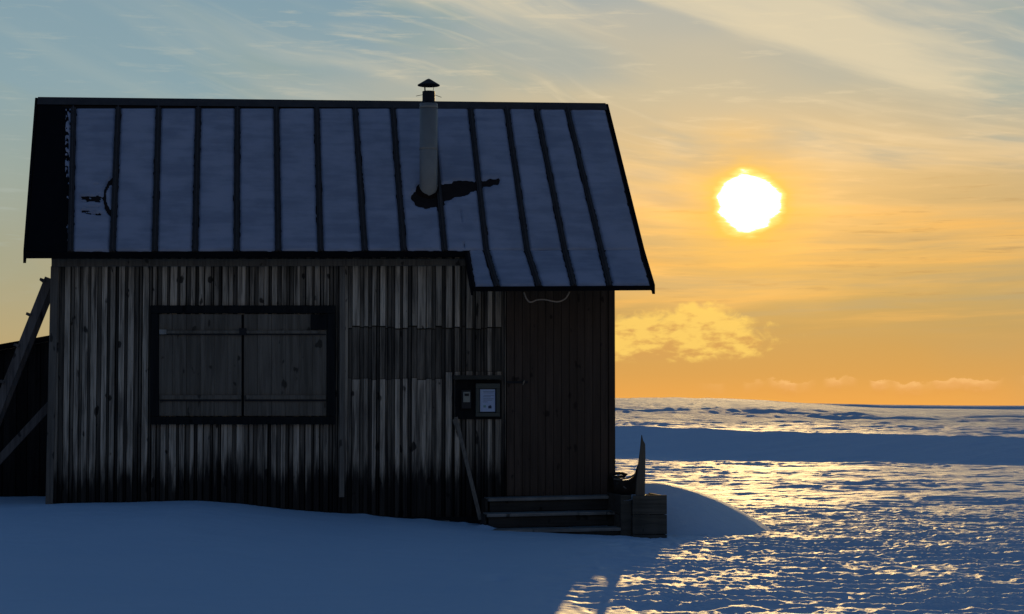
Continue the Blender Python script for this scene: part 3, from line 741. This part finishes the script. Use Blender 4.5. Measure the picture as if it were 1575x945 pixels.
fs.append(tuple(1 + 3 * n + j for j in range(n)))
mb.add(vs, fs); mb.build('chimney_cap', 'black_steel', chim)
for (du0, v0, du1, v1, rr) in ((-5, 145, -6, 128, .008), (7, 142, 8.5, 130, .003), (-9, 146, -19, 148, .003), (9, 146, 20, 150, .003)):
    mb = MB(); mb.tube([L(659 + du0, v0, base.y), L(659 + du1, v1, base.y)], rr, 6); mb.build('bracket', 'black_steel', chim)
mb = MB(); mb.tube([base + NRn * .0, base + NRn * .03], r * 1.25, 24, radii=[r * 1.5, r * 1.1]); mb.build('flashing', 'soot', chim)

# ------------------------------------------------------------------ things at the wall
def local_thing(name, p):
    o = empty(name, to_world(p), TH); return o
def rel(mb, p):  # shift a builder so that p is its origin
    mb.v = [(v[0] - p[0], v[1] - p[1], v[2] - p[2]) for v in mb.v]; return mb

p0 = L(750, 641, -.045)
nb = tag(local_thing('notice_board', p0), 'framed notice board holding a pale printed sheet, screwed to the cabin wall beside the door', 'notice board')
mb = MB()
for r_ in ((732, 590, 769, 598), (732, 635, 769, 641), (732, 598.2, 737.5, 634.8), (763.5, 598.2, 769, 634.8)): pane(mb, rect(*r_, -.08), -.085, -.045, .5)
rel(mb, p0).build('frame', 'board_frame', nb, .003)
mb = MB(); pane(mb, rect(737, 597, 764, 636, -.06), -.060, -.045, .5); rel(mb, p0).build('backing', 'black_wood', nb)
mb = MB(); pane(mb, rect(738.5, 599, 761.5, 633.5, -.064), -.0645, -.0615, .5); paper = rel(mb, p0).build('paper_sheet', 'paper', nb)
mb = MB()
for i, (u0, u1, v) in enumerate(((743, 760, 602), (743.5, 759, 604.2), (744, 760, 608), (743, 755, 610.2), (743, 759, 613.2), (743.5, 757, 615.4), (743, 750, 618))):
    pane(mb, rect(u0, v, u1, v + .9, -.066), -.0662, -.0650, .5)
rel(mb, p0).build('printed_lines', 'ink', paper)
mb = MB(); pane(mb, rect(751, 624.5, 756, 628.5, -.066), -.0662, -.065); pane(mb, rect(753, 623.4, 755, 624.3, -.066), -.0662, -.065); rel(mb, p0).build('printed_mark', 'ink_dark', paper)
mb = MB(); pane(mb, rect(743.5, 623.5, 747.5, 627, -.066), -.0662, -.065); rel(mb, p0).build('printed_mark', 'ink_green', paper)

p0 = L(716, 628, -.045)
kb = tag(local_thing('key_box', p0), 'small black key box with a pale lid and dark window, left of the notice board', 'key box')
mb = MB(); pane(mb, rect(709.5, 600, 724.5, 629, -.06), -.085, -.0425); rel(mb, p0).build('case', 'plastic_black', kb, .004)
mb = MB(); pane(mb, rect(712.5, 603, 723, 619, -.09), -.097, -.0855); lid = rel(mb, p0).build('lid', 'plastic_pale', kb, .003)
mb = MB(); pane(mb, rect(714.5, 605.5, 721.5, 609.5, -.1), -.0985, -.0972); rel(mb, p0).build('display_window', 'plastic_black', lid)

# leaning pole
pa, pb = L(701, 642, -.06), L(739, 800, -.42)
pol = MB(); pol.bar(pb, pa, .042, .022, (0, 1, 0), .8); pol.bar(pa + Vector((-.02, -.022, -.02)), pa + Vector((.03, -.022, -.14)), .05, .018, (0, 1, 0), .7)
o = rel(pol, pb).build('wooden_pole', 'trim_wood', None, .004); o.location = to_world(pb); o.rotation_euler = (0, 0, TH)
tag(o, 'thin pale wooden pole leaning on the wall at the left end of the steps', 'pole')

# loose cable under the canopy edge
pts = []
for (u, v, y) in ((806, 450, -.55), (810, 460, -.56), (816, 465, -.56), (826, 461.5, -.55), (838, 461, -.55), (850, 463.5, -.55), (860, 464, -.54), (870, 459, -.54), (876, 449, -.53)): pts.append(L(u, v, y))
fine = []
for i in range(len(pts) - 1):
    for t in np.linspace(0, 1, 4, endpoint=False):
        p_1 = pts[max(i - 1, 0)]; p2_, p3_ = pts[i], pts[i + 1]; p4_ = pts[min(i + 2, len(pts) - 1)]
        fine.append(.5 * ((2 * p2_) + (p3_ - p_1) * t + (2 * p_1 - 5 * p2_ + 4 * p3_ - p4_) * t * t + (3 * p2_ - p_1 - 3 * p3_ + p4_) * t ** 3))
fine.append(pts[-1])
mb = MB(); mb.tube(fine, .008, 8); p0 = pts[0]
o = rel(mb, p0).build('cable', 'cable', None, smooth=True); o.location = to_world(p0); o.rotation_euler = (0, 0, TH)
tag(o, 'pale loose cable sagging under the lower right eave above the door', 'cable')

# ------------------------------------------------------------------ steps
p0 = L(855, 822, -.95); p0.z = 0
st = tag(local_thing('wooden_steps', p0), 'three worn wooden steps leading up to the reddish door', 'steps')
T = [(751, 958, 764.5, 768.5, -.34), (749, 966, 788.5, 793, -.64), (752, 972, 813.5, 819, -.94)]
zs = [L(850, t[2] + 1, t[4]).z for t in T]
tr = []
for i, (u0, u1, v0, v1, y) in enumerate(T):
    a = L(u0, v0 + 2.5, y); b = L(u1, v0 - 2, y); th = .034
    back = y + .30 if i else -.035
    mb = MB()
    mb.hexa([(a.x, y, a.z - th), (b.x, y, b.z - th), (b.x, y, b.z), (a.x, y, a.z), (a.x, back, a.z - th), (b.x, back, b.z - th), (b.x, back, b.z), (a.x, back, a.z)], .9)
    tr.append((a, b, y)); rel(mb, p0).build('tread', 'step_wood', st, .004)
for i, (a, b, y) in enumerate(tr):
    mb = MB(); yy = y + .03
    lo = (tr[i + 1][0].z + .004, tr[i + 1][1].z + .004) if i < 2 else (-.25, -.25)
    mb.hexa([(a.x + .02, yy, lo[0]), (b.x - .02, yy, lo[1]), (b.x - .02, yy, b.z - .037), (a.x + .02, yy, a.z - .037), (a.x + .02, yy + .02, lo[0]), (b.x - .02, yy + .02, lo[1]), (b.x - .02, yy + .02, b.z - .037), (a.x + .02, yy + .02, a.z - .037)], .5)
    rel(mb, p0).build('riser', 'riser_wood', st, .002)
mb = MB(); a = tr[0][0]
for i, (a, b, y) in enumerate(tr): mb.box(a.x - .03, a.x - .003, y + .02, (y + .30 if i else -.04) + (.015 if i else 0), -.3, a.z - .01, .4)
rel(mb, p0).build('stringer', 'riser_wood', st)

# ------------------------------------------------------------------ crate to the right of the steps
a = L(973, 760, -.98); b = L(1026, 826, -.98)
x0, x1, zt_ = a.x, b.x, L(1000, 761, -.98).z
p0 = Vector(((x0 + x1) / 2, -.6, 0))
cr = tag(local_thing('wooden_crate', p0), 'dark plank crate filled with snow at the right end of the steps', 'crate')
y0c, y1c = -.98, -.25; zb_ = -.12; npl = 3
hh = (zt_ - zb_) / npl
mb = MB()
for i in range(npl): mb.box(x0 + .0, x1, y0c, y0c + .025, zb_ + i * hh, zb_ + (i + 1) * hh - .006, random.uniform(.4, .9))
rel(mb, p0).build('front_panel', 'crate_wood', cr, .003)
mb = MB()
for i in range(npl): mb.box(x1 - .025, x1 - .001, y0c + .026, y1c, zb_ + i * hh, zb_ + (i + 1) * hh - .006 - (.0 if i < 2 else .01), random.uniform(.4, .9))
rel(mb, p0).build('side_panel', 'crate_wood', cr, .003)
mb = MB()
for i in range(npl): mb.box(x0 - .12, x0 - .096, y0c + .06, y1c, zb_ + i * hh, zb_ + (i + 1) * hh - .006, random.uniform(.4, .9))
rel(mb, p0).build('side_panel', 'crate_wood', cr, .003)
mb = MB(); mb.box(x0 - .11, x1, y1c + .001, y1c + .025, zb_, zt_ - .03, .5); rel(mb, p0).build('back_panel', 'crate_wood', cr, .003)
mb = MB(); mb.box(x0 - .12, x0 - .001, y0c + .035, y0c + .058, zb_, zt_ - .004, .5); rel(mb, p0).build('front_panel', 'crate_wood', cr, .003)
mb = MB(); q0 = L(944, 766, -.33); mb.box(L(943, 763, -.36).x, L(961, 763, -.36).x, -.42, -.345, tr[0][1].z + .002, tr[0][1].z + .02, 1.0); rel(mb, p0).build('top_slat', 'pale_wood', cr, .003)
mb = MB(); n = 16
for i in range(n):
    for j in range(n): pass
gx = np.linspace(x0 - .09, x1 - .03, 22); gy = np.linspace(y0c + .03, y1c - .01, 22)
X_, Y_ = np.meshgrid(gx, gy); Zs = zt_ - .075 + .055 * (1 - ((X_ - X_.mean()) / .30) ** 2) * (1 - ((Y_ - Y_.mean()) / .5) ** 2) + .02 * fbm(X_ * 6, Y_ * 6, 3, 401)
i_ = np.arange(22 * 22).reshape(22, 22)
mb.add(np.stack([X_, Y_, Zs], -1).reshape(-1, 3).tolist(), np.stack([i_[:-1, :-1], i_[:-1, 1:], i_[1:, 1:], i_[1:, :-1]], -1).reshape(-1, 4).tolist())
rel(mb, p0).build('snow_fill', 'snow', cr, smooth=True)

# pointed board standing up in the crate
yb = -.80
out = [(978, 768), (979.5, 740), (982, 716), (985, 694), (987.5, 669), (989.5, 678), (992.5, 683), (993, 705), (992.5, 730), (992, 768)]
P = [L(u, v, yb) for u, v in out]; p0 = L(985, 768, yb)
mb = MB(); k = len(P)
mb.add([p for p in P] + [p + Vector((0, .035, 0)) for p in P], [tuple(range(k)), tuple(range(2 * k - 1, k - 1, -1))] + [(i, (i + 1) % k, (i + 1) % k + k, i + k) for i in range(k)], .55)
pbd = empty('pointed_board', to_world(p0), TH)
rel(mb, p0).build('board', 'shutter_wood', pbd, .003)
tag(pbd, 'tall tapering pointed wooden board standing upright in the snowy crate', 'board')
mb = MB(); Q = [L(u, v, yb + .03) for u, v in ((979, 735), (977, 728), (981, 716), (984.5, 703), (986, 706), (983, 718), (980.5, 728), (982, 736))]
k = len(Q); mb.add([p for p in Q] + [p + Vector((0, .02, 0)) for p in Q], [tuple(range(k)), tuple(range(2 * k - 1, k - 1, -1))] + [(i, (i + 1) % k, (i + 1) % k + k, i + k) for i in range(k)], .6)
rel(mb, p0).build('strap', 'cloth_dark', pbd)

# dark bundle behind the crate, sagging cloth with a pale rim
y_ = -.45
prof_t = [(940, 731), (950, 733), (958, 738), (966, 739), (974, 735), (981, 727)]
prof_b = [(940, 762), (950, 764), (958, 765), (966, 765), (974, 764), (981, 762)]
mb = MB(); vs = []; fs = []
ny_ = 7
for i in range(len(prof_t)):
    for j in range(ny_):
        s = j / (ny_ - 1); a = L(*prof_t[i], y_); b = L(*prof_b[i], y_)
        p = a.lerp(b, s); p.y = y_ - .12 * math.sin(math.pi * s) * (1 + .4 * math.sin(i * 1.7)) - .05 * s; p.z += .008 * math.sin(i * 2.3 + j * 1.9)
        vs.append(p)
nb0 = len(vs)
for i in range(len(prof_t)):
    a = L(*prof_t[i], y_); b = L(*prof_b[i], y_)
    vs.append(a + Vector((0, .18, -.03))); vs.append(b + Vector((0, .2, 0)))
for i in range(len(prof_t) - 1):
    for j in range(ny_ - 1): fs.append((i * ny_ + j, (i + 1) * ny_ + j, (i + 1) * ny_ + j + 1, i * ny_ + j + 1))
    fs.append((i * ny_, nb0 + 2 * i, nb0 + 2 * i + 2, (i + 1) * ny_)); fs.append((nb0 + 2 * i, nb0 + 2 * i + 1, nb0 + 2 * i + 3, nb0 + 2 * i + 2))
mb.add(vs, fs); p0 = L(962, 765, y_)
bun = tag(empty('cloth_bundle', to_world(p0), TH), 'dark slumped cloth bundle with a pale curved rim between cabin corner and pointed board', 'bundle')
rel(mb, p0).build('cloth', 'cloth_dark', bun, smooth=True)
mb = MB(); mb.tube([L(u, v, y_ - .1) for u, v in ((944, 737), (952, 738), (960, 736.5), (968, 735), (975, 731), (980, 726))], .009, 8); rel(mb, p0).build('rim', 'trim_wood', bun, smooth=True)
mb = MB(); mb.tube([L(u, v, y_ - .14) for u, v in ((948, 743), (953, 745.5), (959, 749), (963, 752))], .008, 8); rel(mb, p0).build('fold', 'trim_wood', bun, smooth=True)
mb = MB(); mb.tube([L(u, v, y_ + .1) for u, v in ((938, 730.5), (948, 728.5), (957, 728.5), (964, 730.5), (960, 733), (948, 734), (938, 734.5))], .016, 8); rel(mb, p0).build('coil', 'cloth_dark', bun, smooth=True)

# ------------------------------------------------------------------ dark shed at the left
ys_ = 1.9
ra_, rb_ = L(-120, 552, ys_), L(76, 517, ys_)
p0 = Vector((ra_.x, ys_, .2))
sh = tag(local_thing('shed', p0), 'dark plank shed with a shallow sloping roof behind the left end of the cabin', 'shed')
mb = MB(); x = ra_.x
xe_ = L(150, 600, ys_).x
def zsh(x): return ra_.z + (rb_.z - ra_.z) * (x - ra_.x) / (rb_.x - ra_.x)
while x < xe_:
    x1 = min(x + random.uniform(.10, .17), xe_)
    mb.hexa([(x, ys_ - random.uniform(0, .012), -.2), (x1 - .008, ys_, -.2), (x1 - .008, ys_, zsh(x1) - .07), (x, ys_, zsh(x) - .07), (x, ys_ + .03, -.2), (x1 - .008, ys_ + .03, -.2), (x1 - .008, ys_ + .03, zsh(x1) - .07), (x, ys_ + .03, zsh(x) - .07)], random.choice((.1, .4, .9)))
    x = x1
mb.hexa([(ra_.x + .01, ys_ + .032, -.2), (xe_, ys_ + .032, -.2), (xe_, ys_ + .032, zsh(xe_) - .065), (ra_.x + .01, ys_ + .032, zsh(ra_.x) - .065), (ra_.x + .01, ys_ + .06, -.2), (xe_, ys_ + .06, -.2), (xe_, ys_ + .06, zsh(xe_) - .065), (ra_.x + .01, ys_ + .06, zsh(ra_.x) - .065)], .2)
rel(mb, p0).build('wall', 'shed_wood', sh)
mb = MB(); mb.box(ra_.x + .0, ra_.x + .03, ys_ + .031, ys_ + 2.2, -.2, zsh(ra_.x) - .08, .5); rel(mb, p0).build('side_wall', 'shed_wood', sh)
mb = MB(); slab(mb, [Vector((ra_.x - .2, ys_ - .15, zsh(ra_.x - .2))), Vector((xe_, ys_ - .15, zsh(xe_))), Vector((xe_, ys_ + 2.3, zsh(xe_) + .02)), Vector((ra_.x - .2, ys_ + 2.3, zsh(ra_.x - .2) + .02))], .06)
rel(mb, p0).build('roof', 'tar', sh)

# ladder against the left gable
yl0 = .22
la, lb_ = L(76, 428, yl0), L(-60, 770, yl0)
p0 = lb_.copy()
ld = tag(local_thing('ladder', p0), 'old wooden ladder leaning on the left corner of the cabin, seen edge on', 'ladder')
d = (la - lb_).normalized(); nrm = Vector((-d.z, 0, d.x))
for k, oy in enumerate((0, .42)):
    mb = MB(); mb.bar(lb_ + Vector((0, oy, 0)), la + Vector((0, oy, 0)) + (Vector((.02, 0, 0)) if k else Vector()), .105, .04, (0, 1, 0), .8 - .3 * k, .92); rel(mb, p0).build('rail', 'beam_wood', ld, .004)
for (u, v) in ((73, 434), (50, 486), (33, 534), (10, 590), (-12, 640), (-34, 695)):
    c0 = L(u, v, yl0); t = (c0 - lb_).dot(d); c0 = lb_ + d * t + nrm * .058
    mb = MB(); mb.bar(c0 + Vector((0, -.06, 0)), c0 + Vector((0, .5, 0)), .055, .03, d, .7); rel(mb, p0).build('rung', 'beam_wood', ld, .003)
# lower slanting plank
pa, pb = L(78, 622, .12), L(-50, 760, .12)
mb = MB(); mb.bar(pb, pa, .085, .035, (0, 1, 0), .45)
o = rel(mb, pb).build('slanting_plank', 'beam_wood', None, .004); o.location = to_world(pb); o.rotation_euler = (0, 0, TH)
tag(o, 'single dark plank slanting up from the snow to the left cabin corner, below the ladder', 'plank')
